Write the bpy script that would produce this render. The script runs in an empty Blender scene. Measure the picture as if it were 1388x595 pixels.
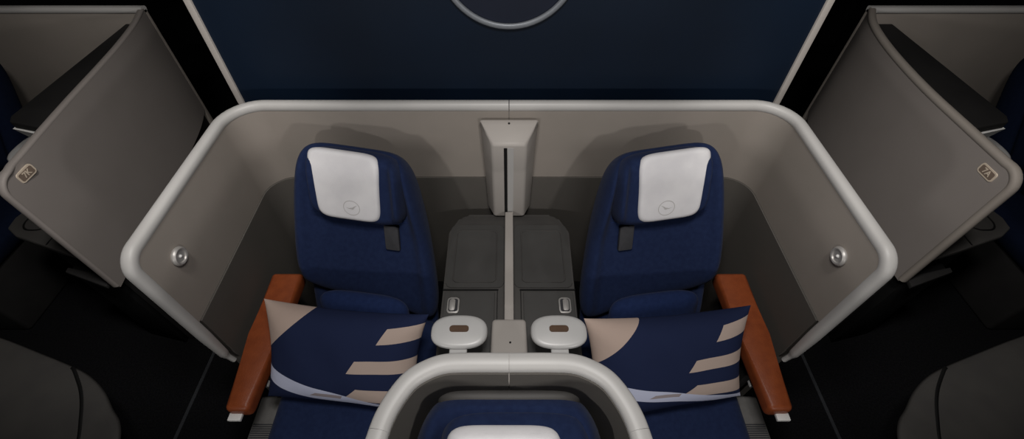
import bpy, bmesh, math
from mathutils import Vector, Matrix
from math import sin, cos, pi, radians, sqrt

scene = bpy.context.scene
COL = scene.collection

# ------------------------------------------------------------------ materials
def lin(c):
    c = c / 255.0
    return c / 12.92 if c <= 0.04045 else ((c + 0.055) / 1.055) ** 2.4

def rgb(r, g, b):
    return (lin(r), lin(g), lin(b), 1.0)

def base_mat(name, col, rough=0.6, metal=0.0, spec=0.5):
    m = bpy.data.materials.new(name)
    m.use_nodes = True
    b = m.node_tree.nodes['Principled BSDF']
    b.inputs['Base Color'].default_value = col
    b.inputs['Roughness'].default_value = rough
    b.inputs['Metallic'].default_value = metal
    b.inputs['Specular IOR Level'].default_value = spec
    return m, m.node_tree, b

def tex_mat(name, c1, c2, scale, rough=0.6, metal=0.0, spec=0.5, bump=0.0, bscale=None, detail=4.0, stretch=(1, 1, 1), sheen=0.0):
    """two-tone noise colour with a fine noise bump"""
    m, nt, b = base_mat(name, c1, rough, metal, spec)
    tc = nt.nodes.new('ShaderNodeTexCoord')
    mp = nt.nodes.new('ShaderNodeMapping')
    mp.inputs['Scale'].default_value = stretch
    nt.links.new(tc.outputs['Object'], mp.inputs['Vector'])
    n = nt.nodes.new('ShaderNodeTexNoise')
    n.inputs['Scale'].default_value = scale
    n.inputs['Detail'].default_value = detail
    nt.links.new(mp.outputs[0], n.inputs['Vector'])
    r = nt.nodes.new('ShaderNodeValToRGB')
    r.color_ramp.elements[0].position = 0.35
    r.color_ramp.elements[1].position = 0.65
    r.color_ramp.elements[0].color = c1
    r.color_ramp.elements[1].color = c2
    nt.links.new(n.outputs['Fac'], r.inputs['Fac'])
    nt.links.new(r.outputs['Color'], b.inputs['Base Color'])
    if bump:
        n2 = nt.nodes.new('ShaderNodeTexNoise')
        n2.inputs['Scale'].default_value = bscale or scale * 8
        n2.inputs['Detail'].default_value = 3
        nt.links.new(mp.outputs[0], n2.inputs['Vector'])
        bp = nt.nodes.new('ShaderNodeBump')
        bp.inputs['Strength'].default_value = bump
        bp.inputs['Distance'].default_value = 0.002
        nt.links.new(n2.outputs['Fac'], bp.inputs['Height'])
        nt.links.new(bp.outputs['Normal'], b.inputs['Normal'])
    if sheen:
        b.inputs['Sheen Weight'].default_value = sheen
        b.inputs['Sheen Roughness'].default_value = 0.5
    return m

M = {}
M['shell'] = tex_mat('warm_grey_shell', rgb(142, 134, 127), rgb(137, 130, 123), 5, rough=.62, spec=.3, bump=.15, bscale=400)
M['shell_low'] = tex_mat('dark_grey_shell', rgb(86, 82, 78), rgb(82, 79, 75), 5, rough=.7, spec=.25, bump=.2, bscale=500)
M['rail'] = tex_mat('pale_rail', rgb(178, 176, 174), rgb(173, 171, 169), 6, rough=.45, spec=.4)
M['housing'] = tex_mat('pale_housing', rgb(168, 162, 157), rgb(164, 158, 153), 6, rough=.5, spec=.35)
M['suite'] = tex_mat('window_suite_grey', rgb(140, 133, 129), rgb(136, 129, 125), 4, rough=.6, spec=.3, bump=.12, bscale=350)
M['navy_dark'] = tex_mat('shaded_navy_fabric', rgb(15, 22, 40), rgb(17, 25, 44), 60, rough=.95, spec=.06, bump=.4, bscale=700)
M['navy'] = tex_mat('navy_seat_fabric', rgb(27, 38, 69), rgb(31, 43, 75), 60, rough=.9, spec=.12, bump=.5, bscale=700, sheen=.04)
M['navy2'] = tex_mat('bright_navy_fabric', rgb(30, 44, 82), rgb(34, 49, 89), 60, rough=.9, spec=.12, bump=.5, bscale=700, sheen=.04)
M['cover'] = tex_mat('white_cover_cloth', rgb(226, 224, 226), rgb(216, 214, 217), 12, rough=.9, spec=.1, bump=.3, bscale=500)
M['emblem'] = tex_mat('grey_emblem_print', rgb(188, 185, 184), rgb(182, 179, 178), 30, rough=.9)
M['leather'] = tex_mat('tan_leather', rgb(140, 70, 36), rgb(128, 62, 32), 25, rough=.45, spec=.4, bump=.35, bscale=260)
M['console'] = tex_mat('charcoal_console', rgb(76, 74, 72), rgb(71, 69, 68), 10, rough=.55, spec=.3, bump=.15, bscale=500)
M['console2'] = tex_mat('charcoal_hatch', rgb(71, 70, 69), rgb(67, 66, 65), 10, rough=.5, spec=.35, bump=.15, bscale=500)
M['black'] = tex_mat('black_plastic', rgb(14, 14, 15), rgb(18, 18, 18), 10, rough=.6, spec=.3)
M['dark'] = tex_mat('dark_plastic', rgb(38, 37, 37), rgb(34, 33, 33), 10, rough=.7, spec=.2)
M['strap'] = tex_mat('grey_strap', rgb(54, 54, 58), rgb(48, 48, 52), 40, rough=.8, bump=.5, bscale=500)
M['metal'] = tex_mat('brushed_metal', rgb(178, 175, 172), rgb(166, 163, 160), 40, rough=.45, metal=.45)
M['ring'] = tex_mat('dull_ring_metal', rgb(128, 132, 138), rgb(120, 124, 130), 30, rough=.45, metal=.3)
M['white'] = tex_mat('white_plastic', rgb(225, 224, 222), rgb(218, 217, 215), 8, rough=.5)
M['brown'] = tex_mat('brown_lens', rgb(92, 72, 58), rgb(82, 64, 52), 20, rough=.3)
M['lamp'] = tex_mat('satin_lamp_body', rgb(196, 195, 194), rgb(190, 189, 188), 8, rough=.42, metal=.1)
M['sign'] = tex_mat('cream_sign', rgb(205, 190, 172), rgb(200, 185, 167), 20, rough=.6)
M['signface'] = tex_mat('taupe_sign_face', rgb(120, 104, 92), rgb(114, 99, 88), 20, rough=.6)
M['bulk'] = tex_mat('navy_bulkhead', rgb(9, 21, 36), rgb(10, 24, 41), 2.5, rough=.5, spec=.25, bump=.08, bscale=300)
M['bulk2'] = tex_mat('navy_disc', rgb(24, 29, 42), rgb(27, 32, 46), 3, rough=.5, spec=.25)
M['carpet'] = tex_mat('black_carpet', rgb(16, 16, 18), rgb(24, 24, 26), 120, rough=.95, spec=.05, bump=.6, bscale=500)
M['track'] = tex_mat('seat_track', rgb(60, 62, 66), rgb(54, 56, 60), 40, rough=.5, metal=.3)
M['cabin'] = tex_mat('dark_cabin_lining', rgb(26, 26, 28), rgb(23, 23, 25), 4, rough=.8, spec=.1)
M['ridge'] = tex_mat('grey_ridged_trim', rgb(112, 110, 108), rgb(104, 102, 100), 30, rough=.7)

# --- cushion pattern (UV based node masks)
class Ex:
    def __init__(s, nt, sock): s.nt = nt; s.s = sock
    def _op(s, op, o, swap=False):
        n = s.nt.nodes.new('ShaderNodeMath'); n.operation = op
        a, b = (n.inputs[1], n.inputs[0]) if swap else (n.inputs[0], n.inputs[1])
        s.nt.links.new(s.s, a)
        if isinstance(o, Ex): s.nt.links.new(o.s, b)
        else: b.default_value = o
        return Ex(s.nt, n.outputs[0])
    def __add__(s, o): return s._op('ADD', o)
    def __sub__(s, o): return s._op('SUBTRACT', o)
    def __mul__(s, o): return s._op('MULTIPLY', o)
    def gt(s, o): return s._op('GREATER_THAN', o)
    def lt(s, o): return s._op('LESS_THAN', o)
    def mx(s, o): return s._op('MAXIMUM', o)

def cushion_material():
    m, nt, b = base_mat('patterned_cushion_cloth', (0, 0, 0, 1), .9, 0, .1)
    uv = nt.nodes.new('ShaderNodeUVMap'); uv.uv_map = 'UVMap'
    sp = nt.nodes.new('ShaderNodeSeparateXYZ')
    nt.links.new(uv.outputs[0], sp.inputs[0])
    u, v = Ex(nt, sp.outputs[0]), Ex(nt, sp.outputs[1])
    # beige corner, bounded by a slightly hollow arc
    du, dv = u + 0.62, v + (-2.0)          # arc round a far point up and left
    corner = (v - u * 1.55).gt(0.50)
    corner = corner * (u * u * -0.5 + v).gt(0.0)
    # three beige bars with slanted left ends
    def bar(v0, v1, u0, lean, rise=0.10):
        w = v - u * rise
        return w.gt(v0 - rise) * w.lt(v1 - rise) * (u - v * lean).gt(u0 - v0 * lean)
    bars = bar(.77, .92, .765, .28, .14).mx(bar(.45, .59, .60, .34, .12)).mx(bar(.11, .27, .58, .55, .12))
    # white swoosh along the lower edge
    q = (u + (-1.0)) * (u + (-1.0))
    top = q * 0.28 + 0.05
    bot = q * q * 0.22 + (-0.05)
    sw = (v - top).lt(0.0) * (v - bot).gt(0.0)
    grey = (v - u * 0.02).gt(.035) * (v - u * 0.02).lt(.085) * (u - v * .8).gt(.30) * (u - v * .3).lt(.52)
    def mix(fac, a, bcol):
        n = nt.nodes.new('ShaderNodeMix'); n.data_type = 'RGBA'
        nt.links.new(fac.s, n.inputs['Factor'])
        if isinstance(a, tuple): n.inputs['A'].default_value = a
        else: nt.links.new(a, n.inputs['A'])
        n.inputs['B'].default_value = bcol
        return n.outputs['Result']
    c = mix(bars, rgb(32, 40, 68), rgb(178, 160, 150))
    c = mix(corner, c, rgb(180, 160, 149))
    c = mix(sw, c, rgb(186, 190, 212))
    c = mix(grey, c, rgb(150, 140, 142))
    nt.links.new(c, b.inputs['Base Color'])
    n2 = nt.nodes.new('ShaderNodeTexNoise'); n2.inputs['Scale'].default_value = 14
    n3 = nt.nodes.new('ShaderNodeTexCoord')
    nt.links.new(n3.outputs['Object'], n2.inputs['Vector'])
    bp = nt.nodes.new('ShaderNodeBump'); bp.inputs['Strength'].default_value = .25; bp.inputs['Distance'].default_value = .012
    nt.links.new(n2.outputs['Fac'], bp.inputs['Height'])
    nt.links.new(bp.outputs['Normal'], b.inputs['Normal'])
    return m
M['cushion'] = cushion_material()

# ------------------------------------------------------------------ mesh helpers
def link(name, verts, faces, mat, parent=None, smooth=True, mirror=False, uvs=None, sharp=40):
    if mirror:
        verts = [(-v[0], v[1], v[2]) for v in verts]
    me = bpy.data.meshes.new(name)
    me.from_pydata([tuple(v) for v in verts], [], faces)
    if uvs:
        lay = me.uv_layers.new(name='UVMap')
        for p in me.polygons:
            for li in p.loop_indices:
                lay.data[li].uv = uvs[me.loops[li].vertex_index]
    bm = bmesh.new(); bm.from_mesh(me)
    bmesh.ops.recalc_face_normals(bm, faces=bm.faces)
    bm.to_mesh(me); bm.free()
    me.materials.append(mat)
    for p in me.polygons: p.use_smooth = smooth
    if smooth and sharp: me.set_sharp_from_angle(angle=radians(sharp))
    o = bpy.data.objects.new(name, me)
    COL.objects.link(o)
    if parent: o.parent = parent
    return o

def bm_link(name, bm, mat, parent=None, mirror=False, sharp=40):
    if mirror:
        for v in bm.verts: v.co.x = -v.co.x
    bmesh.ops.recalc_face_normals(bm, faces=bm.faces)
    me = bpy.data.meshes.new(name)
    bm.to_mesh(me); bm.free()
    me.materials.append(mat)
    for p in me.polygons: p.use_smooth = True
    me.set_sharp_from_angle(angle=radians(sharp))
    o = bpy.data.objects.new(name, me)
    COL.objects.link(o)
    if parent: o.parent = parent
    return o

def empty(name, loc, label=None, cat=None, group=None, rz=0):
    o = bpy.data.objects.new(name, None)
    o.location = loc; o.rotation_euler = (0, 0, rz); o.empty_display_size = .05
    COL.objects.link(o)
    tag(o, label, cat, group)
    return o

def tag(o, label=None, cat=None, group=None, kind=None):
    if label: o['label'] = label
    if cat: o['category'] = cat
    if group: o['group'] = group
    if kind: o['kind'] = kind
    return o

def prism(pts, z0, z1, bev=0.0, seg=3, axes=None, top_only=False):
    """extrude a 2-D outline; axes maps (a,b,h) to 3-D; bevel all edges"""
    bm = bmesh.new()
    f = axes or (lambda a, b, h: (a, b, h))
    lo = [bm.verts.new(f(a, b, z0)) for a, b in pts]
    hi = [bm.verts.new(f(a, b, z1)) for a, b in pts]
    n = len(pts)
    bm.faces.new(lo[::-1]); t = bm.faces.new(hi)
    for i in range(n): bm.faces.new((lo[i], lo[(i + 1) % n], hi[(i + 1) % n], hi[i]))
    if bev:
        if top_only: ed = list(t.edges)
        else: ed = list(bm.edges)
        if len(pts) > 12 and not top_only:
            ed = [e for e in bm.edges if any(len(fc.verts) > 4 for fc in e.link_faces)]
        bmesh.ops.bevel(bm, geom=ed, offset=bev, segments=seg, profile=.5, affect='EDGES', clamp_overlap=True)
    return bm

def box(x0, x1, y0, y1, z0, z1, bev=.004, seg=2):
    return prism([(x0, y0), (x1, y0), (x1, y1), (x0, y1)], z0, z1, bev, seg)

def rrect(hx, hy, r, n=6, cx=0, cy=0):
    out = []
    for (sx, sy, a0) in ((1, 1, 0), (-1, 1, 90), (-1, -1, 180), (1, -1, 270)):
        for k in range(n + 1):
            a = radians(a0 + 90 * k / n)
            out.append((cx + sx * (hx - r) + r * cos(a), cy + sy * (hy - r) + r * sin(a)))
    return out

def fillet(pts, radii, n=8):
    """round the corners of an open polyline"""
    pts = [Vector(p) for p in pts]
    out = [pts[0]]
    for i in range(1, len(pts) - 1):
        p, a, b, r = pts[i], pts[i - 1], pts[i + 1], radii[i - 1]
        if r <= 0: out.append(p); continue
        da, db = (a - p).normalized(), (b - p).normalized()
        ang = da.angle(db)
        L = r / math.tan(ang / 2)
        s, e = p + da * L, p + db * L
        c = p + (da + db).normalized() * (r / sin(ang / 2))
        for k in range(n + 1):
            t = k / n
            q = (s - c).lerp(e - c, t)
            out.append(c + q.normalized() * r)
    out.append(pts[-1])
    return out

def resample(pts, step):
    pts = [Vector(p) for p in pts]
    out = [pts[0]]
    for a, b in zip(pts, pts[1:]):
        n = max(1, int((b - a).length / step))
        for k in range(1, n + 1): out.append(a.lerp(b, k / n))
    return out

def sweep(name, path, mat, parent, ra=.022, rb=.022, up=(0, 0, 1), n=14, scale=None, p=2.6, caps=True):
    """sweep a superellipse section along a path (half sizes ra sideways, rb along 'up')"""
    path = [Vector(q) for q in path]
    N = len(path)
    T = []
    for i in range(N):
        a, b = path[max(0, i - 1)], path[min(N - 1, i + 1)]
        T.append((b - a).normalized())
    u = Vector(up); u = (u - T[0] * u.dot(T[0])).normalized()
    verts = []; faces = []
    for i in range(N):
        if i:
            q = T[i - 1].rotation_difference(T[i]); u = q @ u
            u = (u - T[i] * u.dot(T[i])).normalized()
        s = T[i].cross(u)
        k = scale(i / (N - 1)) if scale else 1
        for j in range(n):
            a = 2 * pi * j / n
            ca, sa = cos(a), sin(a)
            x = math.copysign(abs(ca) ** (2 / p), ca) * ra * k
            y = math.copysign(abs(sa) ** (2 / p), sa) * rb * k
            verts.append(path[i] + s * x + u * y)
    for i in range(N - 1):
        for j in range(n):
            faces.append((i * n + j, i * n + (j + 1) % n, (i + 1) * n + (j + 1) % n, (i + 1) * n + j))
    if caps:
        faces.append(tuple(range(n))[::-1]); faces.append(tuple((N - 1) * n + j for j in range(n)))
    return link(name, verts, faces, mat, parent, sharp=60)

def wall(name, path2, z0, z1, th, mat, parent, side=1, corner=0):
    """vertical sheet following a plan path, thickness th to the left (side=1) of travel"""
    P = resample([Vector((p[0], p[1], 0)) for p in path2], .008 if corner else 9)
    P = [p for i, p in enumerate(P) if i == 0 or (p - P[i - 1]).length > .001]
    N = len(P); verts = []; faces = []
    for i in range(N):
        t = (P[min(N - 1, i + 1)] - P[max(0, i - 1)]).normalized()
        nrm = Vector((-t.y, t.x, 0)) * side
        q = P[i] + nrm * th
        za, zb = z0, z1
        if corner:
            sd = (P[-1] - P[i]).length
            if sd < corner: zb -= corner - sqrt(max(0, corner ** 2 - (corner - sd) ** 2))
        verts += [(P[i].x, P[i].y, za), (P[i].x, P[i].y, zb), (q.x, q.y, zb), (q.x, q.y, za)]
    for i in range(N - 1):
        for j in range(4):
            a, b = i * 4 + j, i * 4 + (j + 1) % 4
            faces.append((a, b, b + 4, a + 4))
    faces.append((0, 1, 2, 3)); faces.append((4 * N - 4, 4 * N - 3, 4 * N - 2, 4 * N - 1))
    return link(name, verts, faces, mat, parent, sharp=35)

def pad(hw, hh, Tf, Tb, p=5, e=.3, n=30, extra=None, eb=None, frame=None, shape=None):
    """closed cushion: superellipse outline, rounded edge, flat or shaped face. hw may be a function of t(-1..1).
    frame maps (x along width, y along height, depth to the front) to 3-D. returns verts, faces, uvs"""
    hwf = hw if callable(hw) else (lambda t: hw)
    frame = frame or (lambda x, y, d: (x, -d, y))
    g = [sin((2 * i / n - 1) * pi / 2) for i in range(n + 1)]
    front = {}; back = {}; verts = []; uvs = []
    def prof(m, ed):
        if m <= 1 - ed: return 1.0
        q = min(1.0, (m - (1 - ed)) / ed)
        return sqrt(max(0, 1 - q * q))
    for i, a in enumerate(g):
        for j, b in enumerate(g):
            m = max(abs(a), abs(b))
            if shape: x, y = shape(a, b)
            elif m < 1e-6: x = y = 0
            else:
                ua, ub = a / m, b / m
                k = (abs(ua) ** p + abs(ub) ** p) ** (1 / p)
                x, y = m * ua / k, m * ub / k
            X = x * hwf(y); Y = y * hh
            d = Tf * prof(m, e)
            if extra: d += extra(x, y) * prof(m, e)
            front[i, j] = len(verts); verts.append(frame(X, Y, d)); uvs.append(((a + 1) / 2, (b + 1) / 2))
            if i in (0, n) or j in (0, n): back[i, j] = front[i, j]
            else:
                back[i, j] = len(verts); verts.append(frame(X, Y, -Tb * prof(m, eb or e))); uvs.append(((a + 1) / 2, (b + 1) / 2))
    faces = []
    for i in range(n):
        for j in range(n):
            faces.append((front[i, j], front[i + 1, j], front[i + 1, j + 1], front[i, j + 1]))
            faces.append((back[i, j], back[i, j + 1], back[i + 1, j + 1], back[i + 1, j]))
    return verts, faces, uvs

def sstep(a, b, x):
    t = max(0, min(1, (x - a) / (b - a))); return t * t * (3 - 2 * t)

# ------------------------------------------------------------------ seat
BETA = radians(33.2)
SKEW = (0, 0)          # the centre seats' backs lean a little to the aisle
def bframe(v0, off=0.0, tilt=BETA, y0=0.0, z0=.60, x0=0.0):
    """frame on the reclined back: y measured along the back from v0, depth out of its face"""
    up = Vector((0, sin(tilt), cos(tilt))); nr = Vector((0, -cos(tilt), sin(tilt))); o = Vector((x0, y0, z0))
    k, sh = SKEW
    return lambda x, y, d: tuple(o + Vector((x + sh * (v0 + y) / .6, 0, 0)) + up * (v0 + y - k * x) + nr * (d + off))

def make_emblem(parent, frame, mir):
    """thin ring with a flying bird, printed low on the head-rest cover"""
    verts = []; faces = []
    n = 40; R = .027; w = .0011
    for i in range(n):
        a = 2 * pi * i / n
        for r in (R - w, R + w): verts.append(frame(r * cos(a) * 1.1, r * sin(a), 0))
    for i in range(n):
        j = (i + 1) % n
        faces.append((2 * i, 2 * i + 1, 2 * j + 1, 2 * j))
    def poly(pts):
        k = len(verts)
        for p in pts: verts.append(frame(p[0], p[1], 0))
        faces.append(tuple(range(k, k + len(pts))))
    poly([(-.022, .001), (-.010, -.0045), (.001, -.003), (.004, .000), (.000, .0012), (-.010, -.002)])
    poly([(.000, -.004), (.006, -.002), (.017, .008), (.022, .0125), (.012, .0075), (.003, .002)])
    poly([(-.006, -.006), (.004, -.004), (.012, .001), (.004, -.0062)])
    if mir: verts[:] = verts
    return link('emblem', verts, faces, M['emblem'], parent, mirror=mir, sharp=0)

def make_seat(name, loc, rz, m, label, cat='seat', group=None, skew=(0, 0)):
    """m=1: outer (aisle) side at -x, m=-1: mirrored"""
    global SKEW
    SKEW = skew
    mir = m < 0
    t = empty(name, loc, label, cat, group, rz)
    # main back: tapered shell-cushion with raised side bolsters
    L = .608
    def hw(y):
        v = (y + 1) / 2
        return .292 - .082 * v + .014 * sin(pi * v)
    def ext(x, y):
        v = (y + 1) / 2
        e = (.030 + (.045 * sstep(.4, .7, v) if x > 0 else 0)) * sstep(.72, .90, abs(x))
        e += .012 * sstep(.02, .0, abs(v - .47)) * -0.35
        e += -.012 * (1 - x * x) * sstep(.1, .5, v)
        return e
    bf = bframe(L / 2 - .01, -.012)
    def drop(x, y, d):          # the inner lower corner hangs lower than the outer one
        return bf(x, y - .075 * sstep(.02, .30, x) * sstep(.05, -.30, y) - .02 * sstep(-.30, .1, x) * sstep(.05, -.30, y), d) if skew[0] else bf(x, y, d)
    V, F, _ = pad(hw, L / 2, .035, .10, p=6, e=.20, n=44, extra=ext, frame=drop)
    back = link('backrest', V, F, M['navy'], t, mirror=mir, sharp=0)
    # stitched seam across the back
    fr = bframe(0, .0175)
    pts = [fr(x, .335 - .012 * (1 - (x / .2) ** 2), .0) for x in [i * .02 - .2 for i in range(21)]]
    if mir: pts = [(-p[0], p[1], p[2]) for p in pts]
    sweep('seam', pts, M['navy2'], back, .0018, .0018, n=6)
    # lower back behind the lumbar cushion
    V, F, _ = pad(.265, .13, .03, .09, p=5, e=.3, n=20, frame=bframe(-.09, -.06))
    link('lower_back', V, F, M['navy'], t, mirror=mir, sharp=0)
    # head rest with forward-curved wings
    def wing(x, y): return (.055 if x > 0 else .035) * sstep(.70, .90, abs(x))
    hc = L - .155
    V, F, _ = pad(.181, .140, .065, .02, p=4.2, e=.22, n=36, extra=wing, frame=bframe(hc, .012, x0=.016))
    hr = link('headrest', V, F, M['navy'], t, mirror=mir, sharp=0)
    # white cover hung over the head rest
    cw = lambda y: .130 + .009 * y - .006 * (1 - y * y)
    V, F, _ = pad(cw, .130, .022, .03, p=6, e=.12, n=30, frame=bframe(hc + .012, .068, x0=-.012))
    cv = link('headrest_cover', V, F, M['cover'], t, mirror=mir, sharp=0)
    cv['label'] = 'white cloth headrest cover'
    make_emblem(cv, bframe(hc - .068, .0912, x0=.004), mir)
    # dark grey strap under the inner wing
    bx = prism(rrect(.028, .050, .006, 4, .124, hc - .188), 0, .022, .004, 2, axes=bframe(0, .010))
    bm_link('strap', bx, M['strap'], t, mirror=mir)
    # lumbar cushion
    V, F, _ = pad(.172, .085, .045, .045, p=4, e=.5, n=24, frame=bframe(0, 0, radians(22), -.105, .625, .015))
    link('lumbar_cushion', V, F, M['navy2'], t, mirror=mir, sharp=0)
    # seat pan
    V, F, _ = pad(.292, .335, .045, .09, p=7, e=.22, n=30, frame=lambda x, y, d: (x - .008, y - .365, d + .445))
    link('seat_cushion', V, F, M['navy'], t, mirror=mir, sharp=0)
    # plinth
    pts = [(-.25, -.62), (.25, -.62), (.26, -.02), (.20, .18), (-.20, .18), (-.26, -.02)]
    bm_link('seat_base', prism(pts, 0, .37, .02, 3), M['dark'], t, mirror=mir)
    return t

def add_armrest(t, ox, oy, mir):
    """leather arm along the outer side (drawn for the left seat in world metres, ox, oy = seat origin)"""
    pts = [(-1.016, 1.085), (-.882, 1.085), (-.893, .80), (-.903, .515), (-.988, .515), (-1.008, .80)]
    pts = [(x - ox, y - oy) for x, y in pts]
    a = bm_link('armrest', prism(pts, .535, .602, .018, 4), M['leather'], t, mirror=mir)
    a['label'] = 'tan leather armrest'
    bm_link('end_cap', box(-.984 - ox, -.938 - ox, .492 - oy, .520 - oy, .548, .562, .003), M['white'], a, mirror=mir)
    bm_link('armrest_support', box(-.985 - ox, -.945 - ox, .70 - oy, 1.05 - oy, 0, .535, .01), M['dark'], t, mirror=mir)
    # ribbed step along the seat flank
    s = box(-1.012 - ox, -.905 - ox, .25 - oy, .655 - oy, .0, .345, .012, 3)
    tr = bm_link('side_step', s, M['ridge'], t, mirror=mir)
    bm = bmesh.new()
    for i in range(36):
        y = .26 + i * .008 - oy
        for q in (box(-1.003 - ox, -.915 - ox, y, y + .004, .344, .3465, 0),):
            me = bpy.data.meshes.new('x'); q.to_mesh(me); q.free(); bm.from_mesh(me); bpy.data.meshes.remove(me)
    bm_link('ribs', bm, M['strap'], tr, mirror=mir)
    bm_link('latch_tab', box(-.955 - ox, -.915 - ox, .633 - oy, .657 - oy, .49, .505, .003), M['white'], t, mirror=mir)

YAW = radians(2)
sl = make_seat('cabin_seat', (-.575, .985, 0), 0, 1, 'navy seat in the left half of the centre pair, white headrest cover', 'seat', skew=(.12, -.028))
sr = make_seat('cabin_seat', (.575, .985, 0), 0, -1, 'navy seat in the right half of the centre pair, white headrest cover', 'seat', skew=(.12, -.028))
for t, m in ((sl, 1), (sr, -1)):
    for o in list(t.children):
        if o.name.split('.')[0] in ('backrest', 'headrest', 'headrest_cover', 'strap', 'lumbar_cushion', 'lower_back'):
            o.rotation_euler = (0, 0, -YAW * m)
add_armrest(sl, -.575, .985, False)
add_armrest(sr, -.575, .985, True)

throne = make_seat('cabin_seat', (0, .03, 0), 0, 1, 'navy single seat in the foreground inside the U-shaped shell', 'seat')
V, F, _ = pad(.180, .045, .03, .02, p=4, e=.5, n=18, frame=bframe(.565, -.062))
link('back_top', V, F, M['console'], throne, sharp=0)  # dark grey here carries the shade over the pad

wl = make_seat('cabin_seat', (-2.80, 1.74, 0), 0, -1, 'shaded navy seat at the left edge behind the tall grey panel', 'seat')
wr = make_seat('cabin_seat', (2.80, 1.74, 0), 0, 1, 'shaded navy seat at the right edge behind the tall grey panel', 'seat')

for t in (wl, wr):                       # same navy cloth, darkened in colour to stand in for shade
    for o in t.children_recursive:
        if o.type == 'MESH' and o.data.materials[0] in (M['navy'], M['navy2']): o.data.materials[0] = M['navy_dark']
# ------------------------------------------------------------------ cushions
def make_cushion(label, loc, rot):
    hw_, hh_ = .305, .185
    def shape(a, b):
        x = a * (1 - .085 * (1 - b * b)); y = b * (1 - .09 * (1 - a * a))
        return x, y
    def depth(x, y): return 0
    g = 56
    verts, faces, uvs = [], [], []
    grid = [sin((2 * i / g - 1) * pi / 2) for i in range(g + 1)]
    idx = {}
    for side in (1, -1):
        for i, a in enumerate(grid):
            for j, b in enumerate(grid):
                if side < 0 and (i in (0, g) or j in (0, g)):
                    idx[side, i, j] = idx[1, i, j]; continue
                x, y = shape(a, b)
                d = .078 * ((1 - a ** 4) * (1 - b ** 4)) ** .62
                d += .004 * sin(9 * a + 3 * b) * (1 - a * a) * (1 - b * b)
                idx[side, i, j] = len(verts)
                verts.append((x * hw_ * (1 - .034 * (1 - b)), -side * d, y * hh_)); uvs.append(((a + 1) / 2, (b + 1) / 2))
    for side in (1, -1):
        for i in range(g):
            for j in range(g):
                q = (idx[side, i, j], idx[side, i + 1, j], idx[side, i + 1, j + 1], idx[side, i, j + 1])
                faces.append(q if side > 0 else q[::-1])
    o = link('throw_pillow', verts, faces, M['cushion'], None, uvs=uvs, sharp=0)
    o.location = loc; o.rotation_euler = rot
    return tag(o, label, 'pillow')
pl = make_cushion('navy patterned pillow on the left seat, right end hidden by the foreground shell', (-.600, .69, .648), (radians(-43), 0, radians(-6)))
pr = pl.copy(); pr.data = pl.data.copy(); COL.objects.link(pr)
for v in pr.data.vertices:              # this one is slumped: its lower right corner sits higher
    b = v.co.z / .185
    v.co.z += .030 * (v.co.x / .305 + .1) * (1 - b) / 2
    v.co.x -= .020 * (1 - b) / 2
def shift_print(o, k):                   # the print sits a little differently on each cover
    for l in o.data.uv_layers['UVMap'].data:
        u, v = l.uv; l.uv = (u, v + k * (1 - u) * (1 - v) ** 2)
shift_print(pl, -.16); shift_print(pr, -.50)
pr['label'] = 'navy patterned pillow on the right seat, its three beige bars touching the right armrest'
pr.location = (.578, .67, .645); pr.rotation_euler = (radians(-43), 0, radians(5))

# ------------------------------------------------------------------ centre pair shell
def rail_tip(t):
    return 1.0 if t < .86 else 1.0 - .55 * ((t - .86) / .14)
shell = empty('suite_shell', (0, 1.45, 0), 'wide grey shell with white rim wrapping round the two centre seats', 'seat shell')
ox, oy = 0, 1.45
for sgn in (-1, 1):
    X = 1.062
    # rim: from the middle of the back, round the corner, forward, then down the front edge
    path = fillet([(0.0015 * sgn, 1.452 - oy, 1.19), (sgn * X, 1.452 - oy, 1.19), (sgn * X, .715 - oy, 1.19), (sgn * X, .715 - oy, .60), (sgn * (X - .012), .715 - oy, .555)],
                  [.13, .055, .10], 10)
    path = resample(path, .02)
    path = [p for i, p in enumerate(path) if i == 0 or (p - path[i - 1]).length > .002]
    sweep('rim', path, M['rail'], shell, .0195, .0195, up=(0, 0, 1), n=16, scale=rail_tip, p=2.6)
    plan = fillet([(0.0008 * sgn, 1.437 - oy, 0), (sgn * (X - .016), 1.437 - oy, 0), (sgn * (X - .016), .72 - oy, 0)], [.115], 12)
    wall('upper_panel', plan, .83, 1.19, .03, M['shell'], shell, side=(1 if sgn > 0 else -1), corner=.06)
    plan2 = fillet([(0.0008 * sgn, 1.431 - oy, 0), (sgn * (X - .021), 1.431 - oy, 0), (sgn * (X - .021), .735 - oy, 0)], [.11], 12)
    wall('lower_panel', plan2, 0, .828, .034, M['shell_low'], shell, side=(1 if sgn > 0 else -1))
    fp = [(sgn * (X - .017), 1.0 - oy), (sgn * (X - .017), .72 - oy), (sgn * (X + .014), .72 - oy), (sgn * (X + .014), 1.0 - oy)]
    # round coat hook
    R = [(0, .0), (.030, .0), (.032, .004), (.031, .010), (.026, .014), (.021, .013), (.019, .009), (.0, .008)]
    verts = []; faces = []; n = 28
    for r, h in R:
        for k in range(n):
            a = 2 * pi * k / n
            verts.append((sgn * (X - .016 - h), .838 - oy + r * cos(a), 1.056 + r * sin(a)))
    for i in range(len(R) - 1):
        for k in range(n):
            faces.append((i * n + k, i * n + (k + 1) % n, (i + 1) * n + (k + 1) % n, (i + 1) * n + k))
    kn = link('round_hook', verts, faces, M['metal'], shell, sharp=50)
    kn['label'] = 'round metal wall fitting'
    bm = bmesh.new(); bmesh.ops.create_uvsphere(bm, u_segments=12, v_segments=8, radius=.006)
    bmesh.ops.translate(bm, verts=bm.verts, vec=(sgn * (X - .024), .838 - oy, 1.056))
    bm_link('hook_button', bm, M['white'], kn)

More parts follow.
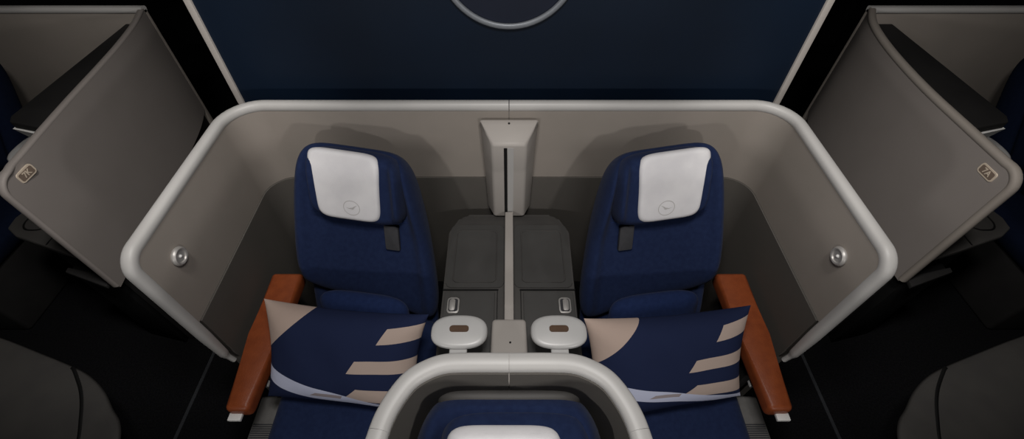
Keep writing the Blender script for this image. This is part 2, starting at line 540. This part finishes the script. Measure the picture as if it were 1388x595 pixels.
# ------------------------------------------------------------------ tall housing on the back wall between the seats
hs = empty('divider_housing', (0, 1.43, .655), 'tall pale grey tapered housing with a black slot, on the back wall between the seats', 'housing')
def tap(zz, yb, xb, yf, xf): return [(-xf, yf), (xf, yf), (xb, yb), (-xb, yb)]
bm = bmesh.new()
lev = [(0.0, .100, 1.355, .067), (.30, .108, 1.335, .067), (.458, .114, 1.312, .066), (.492, .117, 1.405, .113)]
rings = []
for z, xb, yf, xf in lev:
    rings.append([bm.verts.new((x, y - 1.43, z)) for x, y in ((-xf, yf), (xf, yf), (xb, 1.428), (-xb, 1.428))])
for a, b in zip(rings, rings[1:]):
    for j in range(4): bm.faces.new((a[j], a[(j + 1) % 4], b[(j + 1) % 4], b[j]))
bm.faces.new(rings[0][::-1]); bm.faces.new(rings[-1])
bmesh.ops.bevel(bm, geom=list(bm.edges), offset=.012, segments=4, profile=.5, affect='EDGES', clamp_overlap=True)
hb = bm_link('body', bm, M['housing'], hs, sharp=50)
def slot_bar(x0, x1, d, z0, z1):
    f = lambda z: 1.355 - z / .30 * .020 if z < .3 else 1.335 - (z - .3) / .158 * .023
    bm = bmesh.new(); R = []
    for z in (z0, .30, z1):
        R.append([bm.verts.new((x, f(z) - 1.43 + dy, z)) for x, dy in ((x0, -d), (x1, -d), (x1, .02), (x0, .02))])
    for a, b in zip(R, R[1:]):
        for j in range(4): bm.faces.new((a[j], a[(j + 1) % 4], b[(j + 1) % 4], b[j]))
    bm.faces.new(R[0][::-1]); bm.faces.new(R[-1])
    return bm
bm_link('slot', slot_bar(-.020, -.007, .0015, .012, .44), M['black'], hs)
bm_link('slot_cover', slot_bar(-.006, .018, .001, .012, .44), M['rail'], hs)
bm = bmesh.new(); bmesh.ops.create_uvsphere(bm, u_segments=10, v_segments=6, radius=.0045)
bmesh.ops.translate(bm, verts=bm.verts, vec=(0, 1.40 - 1.43, .490))
bm_link('sensor', bm, M['black'], hs)

# ------------------------------------------------------------------ centre console
con = empty('centre_console', (0, .90, 0), 'charcoal console between the two centre seats with trays and hatches', 'console')
cy = .90
pts = fillet([(-.268, .475 - cy), (-.268, 1.27 - cy), (-.215, 1.375 - cy), (.215, 1.375 - cy), (.268, 1.27 - cy), (.268, .475 - cy)], [.05, .05, .05, .05], 5)
pts = [(p[0], p[1]) for p in [Vector((q[0], q[1])) for q in pts]]
bm_link('body', prism(pts, 0, .645, .01, 3), M['console'], con)
for sgn in (-1, 1):
    # rear tray with a raised rim
    bt = prism(rrect(.118, .165, .022, 6, sgn * .140, 1.145 - cy), .645, .649, .002, 1)
    tr = bm_link('tray', bt, M['console2'], con)
    rim = [Vector((p[0], p[1], .6495)) for p in rrect(.088, .135, .02, 6, sgn * .142, 1.14 - cy)]
    rim.append(rim[0])
    sweep('tray_rim', rim, M['console'], tr, .0025, .0025, n=6, caps=False)
    # front hatch
    bh = prism(rrect(.100, .195, .008, 4, sgn * .157, .765 - cy), .645, .650, .0015, 1)
    ht = bm_link('hatch', bh, M['console2'], con)
    bp = prism(rrect(.0235, .0345, .012, 6, sgn * .219, .895 - cy), .650, .655, .002, 2)
    lt = bm_link('latch', bp, M['metal'], ht)
    bm_link('latch_recess', prism(rrect(.018, .028, .009, 6, sgn * .219, .895 - cy), .6545, .6556, 0), M['strap'], lt)
    bm_link('latch_paddle', prism(rrect(.011, .025, .007, 6, sgn * .222, .895 - cy), .6550, .660, .002, 2), M['metal'], lt)
    # dark joint lines
    bm_link('joint', box(sgn * .155 - .112, sgn * .155 + .112, .966 - cy, .972 - cy, .6450, .6500, 0), M['black'], con)
    bm_link('joint', box(sgn * .047 - .0015, sgn * .047 + .0015, .50 - cy, .966 - cy, .6450, .6500, 0), M['black'], con)
bm_link('divider_strip', box(-.0175, .0175, .78 - cy, 1.345 - cy, .64, .700, .003), M['housing'], con)
pts = [(-.062, .80 - cy), (.062, .80 - cy), (.068, .56 - cy), (-.068, .56 - cy)]
eb = bm_link('end_block', prism(pts, .64, .725, .014, 4), M['housing'], con)
bm = bmesh.new(); bmesh.ops.create_uvsphere(bm, u_segments=10, v_segments=6, radius=.004)
bmesh.ops.translate(bm, verts=bm.verts, vec=(.004, .705 - cy, .7255))
bm_link('sensor', bm, M['black'], eb)

# ------------------------------------------------------------------ paddle lamps
def make_lamp(name, loc, label, group=None, rz=0):
    t = empty(name, loc, label, 'lamp', group, rz)
    n = 40; verts = []; faces = []
    prof = [(0.0, -.016), (.70, -.016), (.92, -.012), (1.0, -.002), (.985, .006), (.93, .0105), (.80, .013), (.0, .0135)]
    P = []
    hx, hy = .097, .062
    for k in range(n):
        a = 2 * pi * k / n
        c, s = cos(a), sin(a); p = 2.6
        P.append((math.copysign(abs(c) ** (2 / p), c) * hx, math.copysign(abs(s) ** (2 / p), s) * hy))
    for q, h in prof:
        for x, y in P: verts.append((x * q, y * q, h))
    for i in range(len(prof) - 1):
        for k in range(n):
            faces.append((i * n + k, i * n + (k + 1) % n, (i + 1) * n + (k + 1) % n, (i + 1) * n + k))
    link('lamp_head', verts, faces, M['lamp'], t, sharp=50)
    bm_link('lens', prism(rrect(.033, .0125, .010, 6, 0, .006), .0125, .0148, .0008, 1), M['brown'], t)
    bm_link('stem', box(-.030, .030, -.178, -.045, -.019, -.005, .005), M['lamp'], t)
    return t
make_lamp('reading_lamp', (-.171, .716, .782), 'pale oval paddle lamp over the console, left of the end block')
make_lamp('reading_lamp', (.171, .716, .782), 'pale oval paddle lamp over the console, right of the end block')

# ------------------------------------------------------------------ foreground single-seat shell
fs = empty('suite_shell', (0, .2, 0), 'U-shaped grey shell with broad white rim round the foreground seat', 'seat shell')
out = [(0, .434), (-.10, .434), (-.150, .431), (-.188, .418), (-.224, .394), (-.250, .357), (-.269, .313), (-.279, .264), (-.288, .19), (-.296, .08), (-.302, -.06), (-.304, -.25), (-.305, -.62)]
def smooth_path(pts, n=6):
    P = [Vector(p) for p in pts]; r = []
    for i in range(len(P) - 1):
        a, b, c, d = P[max(0, i - 1)], P[i], P[i + 1], P[min(len(P) - 1, i + 2)]
        for k in range(n):
            t = k / n
            r.append(.5 * ((2 * b) + (c - a) * t + (2 * a - 5 * b + 4 * c - d) * t * t + (3 * b - a - 3 * c + d) * t ** 3))
    r.append(P[-1]); return r
fo = smooth_path(out)
for sgn in (-1, 1):
    path = [Vector((p[0] * -sgn, p[1] - .2, 1.185)) for p in fo]
    brk = max(i for i, p in enumerate(fo) if p[1] > .275)
    path[0].x = .0004 * sgn
    sweep('rim', path[:brk + 1], M['rail'], fs, .022, .020, n=16, p=2.7)
    q = path[brk:]; q[0] = q[0].lerp(q[1], .06)
    sweep('rim', q, M['rail'], fs, .022, .020, n=16, p=2.7)
    pp = [(p.x, p.y) for p in path]
    pp[0] = (.0012 * sgn, pp[0][1])
    # inner skin: move the plan inwards a little
    wall('side_panel', [(x, y - .004) for x, y in pp], .02, 1.18, .022, M['shell_low'], fs, side=(-1 if sgn > 0 else 1))  # darker grey puts the shade inside this shell into its colour

# ------------------------------------------------------------------ window suites
def text_mesh(body, size):
    cu = bpy.data.curves.new('t', 'FONT'); cu.body = body; cu.size = size; cu.align_x = 'CENTER'; cu.align_y = 'CENTER'
    cu.extrude = .0004; cu.offset = .0006
    o = bpy.data.objects.new('t', cu); COL.objects.link(o)
    dg = bpy.context.evaluated_depsgraph_get(); dg.update()
    me = bpy.data.meshes.new_from_object(o.evaluated_get(dg))
    bpy.data.objects.remove(o); bpy.data.curves.remove(cu)
    return me

def window_suite(sgn, where, sign):
    """sgn -1 left, +1 right of the cabin"""
    t = empty('window_suite_shell', (sgn * 1.75, 1.65, 0), 'tall curved grey suite panel on the %s side, seat plate %s' % (where, sign), 'seat shell')
    ty = 1.65; tx = sgn * 1.75
    if sgn < 0: plan = [(1.634, 1.02), (1.655, 1.18), (1.675, 1.32), (1.698, 1.50), (1.722, 1.72), (1.748, 1.92), (1.785, 2.11), (1.835, 2.27)]
    else: plan = [(1.655, 1.05), (1.652, 1.18), (1.650, 1.32), (1.650, 1.55), (1.668, 1.78), (1.700, 1.98), (1.745, 2.14), (1.81, 2.27)]
    sm = smooth_path(plan, 5)
    P = [(sgn * p[0] - tx, p[1] - ty) for p in sm]
    # panel with a rounded lower/upper front corner: columns with their own top and bottom
    N = len(P); verts = []; faces = []
    th = .026
    for i in range(N):
        a, b = Vector(P[max(0, i - 1)]), Vector(P[min(N - 1, i + 1)])
        d = (b - a).normalized(); nn = Vector((d.y, -d.x)) * (1 if sgn > 0 else -1)
        s = P[i][1] - P[0][1]
        r = .05
        cut = r - sqrt(max(0, r * r - (r - s) ** 2)) if s < r else 0
        q = Vector(P[i]) + nn * th
        z1 = 1.192 - cut
        verts += [(P[i][0], P[i][1], .59), (P[i][0], P[i][1], z1), (q.x, q.y, z1), (q.x, q.y, .59)]
    for i in range(N - 1):
        for j in range(4):
            a, b = i * 4 + j, i * 4 + (j + 1) % 4
            faces.append((a, b, b + 4, a + 4))
    faces.append((0, 1, 2, 3)); faces.append((4 * N - 4, 4 * N - 3, 4 * N - 2, 4 * N - 1))
    link('side_panel', verts, faces, M['suite'], t, sharp=35)
    # slim rim along the top and down the front edge
    mid = [Vector((P[i][0] + sgn * .013, P[i][1], 1.190)) for i in range(N)][::-1]
    mid = fillet([tuple(v) for v in mid] + [(mid[-1].x, mid[-1].y, .60)], [0] * (N - 2) + [.0] , 2)
    mid = [Vector(v) for v in mid]
    A = mid[:-1]; c = A[-1]
    A2 = [v for v in A if v.y - c.y > .055]
    arc = [Vector((c.x, c.y + .055 - .055 * sin(k * pi / 16), 1.190 - .055 + .055 * cos(k * pi / 16))) for k in range(9)]
    sweep('rim', resample(A2 + arc + [Vector((c.x, c.y, .60))], .06), M['suite'] if sgn < 0 else M['shell'], t, (.0135 if sgn < 0 else .016), (.009 if sgn < 0 else .014), n=12)
    # back panel and its pale rim
    xb = sgn * 1.835 if sgn < 0 else sgn * 1.81
    bm_link('back_panel', box(min(xb, sgn * 3.0) - tx, max(xb, sgn * 3.0) - tx, 2.262 - ty, 2.29 - ty, 0, 1.19, .004), M['shell'], t)
    sweep('back_rim', resample([(xb - tx, 2.272 - ty, 1.190), (sgn * 3.0 - tx, 2.272 - ty, 1.190)], .1), M['rail'], t, .022, .016, n=12)
    # lower part of the side panel to the floor, its shade painted as dark plastic
    wall('shaded_panel_foot', [(x + sgn * .02, y) for x, y in P[2:]], 0, .585, .02, M['dark'], t, side=(-1 if sgn > 0 else 1))
    # seat plate
    py = 1.116 if sgn < 0 else 1.136
    pz = 1.151 if sgn < 0 else 1.137
    px = sgn * (1.6435 if sgn < 0 else 1.6535)
    rot = Matrix(((0, 0, sgn * -1), (-sgn, 0, 0), (0, 1, 0))).to_4x4()   # x -> along wall, y -> up, z -> to the aisle
    def place(o, off):
        o.matrix_local = Matrix.Translation((px - tx - sgn * off, py - ty, pz)) @ rot
    pl_ = bm_link('seat_plate', prism(rrect(.034, .0185, .009, 6), -.004, .003, .001, 1), M['sign'], t); place(pl_, 0)
    pl_['label'] = 'cream plate reading %s' % sign
    fc = bm_link('plate_face', prism(rrect(.0285, .0135, .006, 6), .003, .0036, 0), M['signface'], pl_)
    me = text_mesh(sign, .027); me.materials.append(M['sign'])
    tx_ = bpy.data.objects.new('lettering', me); COL.objects.link(tx_); tx_.parent = pl_; tx_.location = (0, 0, .004)
    return t
window_suite(-1, 'left', '7K')
window_suite(1, 'right', '7A')

def window_unit(sgn, where):
    """dark topped pale housing inside the window suite, with its own paddle lamp"""
    t = empty('side_housing', (sgn * 1.85, 1.85, 0), 'pale housing with a flat black top behind the %s suite panel' % where, 'housing')
    tx, ty = sgn * 1.85, 1.85
    S = lambda a: sorted(a, key=lambda q: q) 
    pts = [(1.955, 2.25), (1.975, 1.47), (1.955, 1.435), (1.76, 1.385), (1.735, 1.39), (1.775, 1.75), (1.83, 2.12), (1.875, 2.25)]
    pts = [(sgn * x - tx, y - ty) for x, y in pts]
    bm_link('top_slab', prism(pts, 1.095, 1.128, .006, 3), M['dark'], t)
    bm = bmesh.new()
    hi = [(1.945, 2.245), (1.965, 1.432), (1.75, 1.372), (1.79, 1.75), (1.87, 2.245)]
    lo = [(1.90, 2.245), (1.845, 1.44), (1.75, 1.40), (1.80, 1.85), (1.87, 2.245)]
    R = [[bm.verts.new((sgn * x - tx, y - ty, z)) for x, y in L] for L, z in ((lo, .0), (lo, .93), (hi, 1.095))]
    for a, b in zip(R, R[1:]):
        for j in range(5): bm.faces.new((a[j], a[(j + 1) % 5], b[(j + 1) % 5], b[j]))
    bm.faces.new(R[0][::-1]); bm.faces.new(R[-1])
    bm_link('body', bm, M['white'], t)
    make_lamp('reading_lamp', (sgn * 2.13, 1.545, .90), 'oval paddle lamp peeking out above the %s suite panel, below the black slab' % where, rz=sgn * radians(-90))
    return t
window_unit(-1, 'left'); window_unit(1, 'right')

def side_console(sgn, where):
    t = empty('side_console', (sgn * 1.95, 1.2, 0), 'dark grey side console with a ring inlay below the %s suite panel' % where, 'console')
    tx, ty = sgn * 1.95, 1.2
    pts = [(1.67, 1.06), (1.88, 1.125), (2.122, 1.205), (2.19, 1.25), (2.20, 1.31), (2.18, 1.38), (1.72, 1.38)]
    pts = [(sgn * x - tx, y - ty) for x, y in pts]
    bm_link('top', prism(pts, .675, .70, .008, 3), M['console'], t)
    lo = [(1.70, 1.11), (1.90, 1.17), (2.10, 1.24), (2.14, 1.30), (2.14, 1.37), (1.75, 1.37)]
    bm_link('body', prism([(sgn * x - tx, y - ty) for x, y in lo], 0, .675, .008, 2), M['black'], t)
    ring = [Vector((p[0], p[1], .701)) for p in rrect(.062, .062, .05, 8, sgn * 2.07 - tx, 1.30 - ty)]; ring.append(ring[0])
    sweep('ring_inlay', ring, M['black'], t, .004, .002, n=6, caps=False)
    bm_link('joint', box(sgn * 1.955 - tx - .003, sgn * 1.955 - tx + .003, 1.155 - ty, 1.375 - ty, .6985, .7010, 0), M['black'], t)
    pts = [(1.68, 1.01), (1.90, 1.085), (1.905, 1.11), (1.69, 1.06)]
    bm_link('pull_out_ledge', prism([(sgn * x - tx, y - ty) for x, y in pts], .585, .605, .004, 2), M['dark'], t)
    pts = [(1.69, 1.05), (1.90, 1.10), (1.90, 1.18), (1.70, 1.12)]
    bm_link('ledge_support', prism([(sgn * x - tx, y - ty) for x, y in pts], .0, .59, .004, 2), M['black'], t)
    return t
side_console(-1, 'left'); side_console(1, 'right')

def footwell(sgn, where):
    t = empty('footwell_housing', (sgn * 1.9, .3, 0), 'low rounded dark grey housing in the lower %s corner across the aisle' % where, 'housing')
    tx, ty = sgn * 1.9, .3
    out = [(3.0, 1.02), (2.5, .968), (2.27, .912), (2.06, .845), (1.852, .775), (1.752, .730), (1.665, .671), (1.595, .605), (1.539, .556), (1.498, .488), (1.478, .40), (1.468, .25), (1.47, -.1), (1.5, -.6), (1.52, -1.4)]
    sm = smooth_path(out, 4)
    n = len(sm)
    # domed top: rings offset inwards and up, walls down to the floor
    verts = []; faces = []
    rings = [(.34, 0.0), (.20, .16), (.08, .28), (.02, .325), (.0, .338), (.008, .347), (.03, .352), (.10, .36), (.25, .37)]
    nr = []
    for i in range(n):
        d = (sm[min(n - 1, i + 1)] - sm[max(0, i - 1)]).normalized()
        nr.append(Vector((-d.y, d.x)) * -1 if False else Vector((-d.y, d.x)))
    for off, z in rings:
        for i in range(n):
            q = sm[i] + nr[i] * -off * -1
            verts.append((sgn * q.x - tx, q.y - ty, z))
    for k in range(len(rings) - 1):
        for i in range(n - 1):
            faces.append((k * n + i, k * n + i + 1, (k + 1) * n + i + 1, (k + 1) * n + i))
    last = (len(rings) - 1) * n
    c = len(verts); verts.append((sgn * 3.0 - tx, -1.4 - ty, .372))
    for i in range(n - 1): faces.append((last + i, last + i + 1, c))
    link('body', verts, faces, M['console'], t, sharp=0)
    groove = [(1.862, .772, .346), (1.842, .762, .355), (1.80, .722, .3575), (1.755, .675, .36), (1.715, .62, .361), (1.675, .55, .362), (1.640, .48, .362), (1.62, .40, .363), (1.61, .25, .363), (1.61, -.6, .366), (1.62, -1.2, .366)]
    g = smooth_path(groove, 4)
    sweep('joint', [Vector((sgn * p.x - tx, p.y - ty, p.z)) for p in g], M['black'], t, .007, .003, n=6)
    return t
footwell(-1, 'left'); footwell(1, 'right')

# ------------------------------------------------------------------ setting
def struct(name, bm, mat):
    o = bm_link(name, bm, mat); o['kind'] = 'structure'; return o
struct('floor', box(-3.2, 3.2, -2.2, 4.2, -.05, 0, 0), M['carpet'])
struct('ceiling', box(-3.2, 3.2, -2.2, 4.2, 2.75, 2.8, 0), M['cabin'])
struct('wall_left', box(-3.25, -3.2, -2.2, 4.2, 0, 2.75, 0), M['cabin'])
struct('wall_right', box(3.2, 3.25, -2.2, 4.2, 0, 2.75, 0), M['cabin'])
struct('wall_rear', box(-3.2, 3.2, 4.2, 4.25, 0, 2.75, 0), M['cabin'])
struct('wall_front', box(-3.2, 3.2, -2.25, -2.2, 0, 2.75, 0), M['cabin'])
struct('wall_back', box(-1.075, 1.075, 1.555, 1.60, 0, 2.75, 0), M['bulk'])
struct('trim_1', box(-1.10, -1.075, 1.545, 1.605, 0, 2.75, .004), M['housing'])
struct('trim_2', box(1.075, 1.10, 1.545, 1.605, 0, 2.75, .004), M['housing'])
struct('trim_3', box(-1.530, -1.515, -2.2, 4.2, 0, .004, 0), M['track'])
struct('trim_4', box(1.500, 1.515, -2.2, 4.2, 0, .004, 0), M['track'])

em = empty('wall_emblem', (0, 1.555, 1.682), 'round emblem with a pale metal ring high on the navy bulkhead', 'emblem')
n = 96; R = .228
ring = [Vector((R * cos(2 * pi * k / n), -.010, R * sin(2 * pi * k / n))) for k in range(n + 1)]
sweep('ring', ring, M['ring'], em, .010, .008, up=(0, 1, 0), n=10, caps=False)
verts = [(0, -.004, 0)] + [((R - .003) * cos(2 * pi * k / n), -.004, (R - .003) * sin(2 * pi * k / n)) for k in range(n)]
link('disc', verts, [(0, 1 + k, 1 + (k + 1) % n) for k in range(n)], M['bulk2'], em, sharp=0)

# ------------------------------------------------------------------ lights
def area(name, loc, target, size, power, col=(1, .975, .945), spread=180):
    l = bpy.data.lights.new(name, 'AREA'); l.shape = 'DISK'; l.size = size; l.energy = power; l.color = col; l.spread = radians(spread)
    o = bpy.data.objects.new(name, l); o.location = loc
    o.rotation_euler = (Vector(target) - Vector(loc)).to_track_quat('-Z', 'Y').to_euler()
    COL.objects.link(o); return o
def spot(name, loc, target, angle, power, size=.05, blend=.6, col=(1, .965, .92)):
    l = bpy.data.lights.new(name, 'SPOT'); l.energy = power; l.spot_size = radians(angle); l.spot_blend = blend; l.shadow_soft_size = size; l.color = col
    o = bpy.data.objects.new(name, l); o.location = loc
    o.rotation_euler = (Vector(target) - Vector(loc)).to_track_quat('-Z', 'Y').to_euler()
    COL.objects.link(o); return o
area('cabin_light', (0, .35, 2.70), (0, .9, .6), .35, 15)
spot('reading_spot', (-.25, .55, 2.68), (-.62, 1.1, .8), 75, 12, .06)
spot('reading_spot', (.25, .55, 2.68), (.62, 1.1, .8), 75, 18, .06)
area('front_light', (-1.1, -1.3, 1.52), (.5, 1.4, 1.0), .16, 4.2, spread=110)
area('front_light', (1.1, -1.3, 1.52), (-.5, 1.4, 1.0), .16, 4.6, spread=110)
spot('aisle_spot', (-.75, .6, 2.70), (-1.72, 1.6, .85), 62, 66, .12)
spot('aisle_spot', (.75, .6, 2.70), (1.72, 1.6, .85), 62, 60, .12)
spot('suite_spot', (-2.2, 1.9, 2.6), (-2.15, 2.27, 1.0), 26, 4, .04)

w = bpy.data.worlds.new('world'); scene.world = w; w.use_nodes = True
w.node_tree.nodes['Background'].inputs['Color'].default_value = (.05, .055, .07, 1)
w.node_tree.nodes['Background'].inputs['Strength'].default_value = .12

# ------------------------------------------------------------------ camera
cam = bpy.data.cameras.new('camera'); cam.sensor_width = 36; cam.lens = 36 * 607 / 1388
cam.shift_x = 4 / 1388; cam.clip_start = .02
co = bpy.data.objects.new('camera', cam); COL.objects.link(co)
co.location = (0, 0, 2.2); co.rotation_euler = (radians(90 - 49.1), 0, 0)
scene.camera = co
scene.view_settings.view_transform = 'Standard'
scene.view_settings.look = 'None'
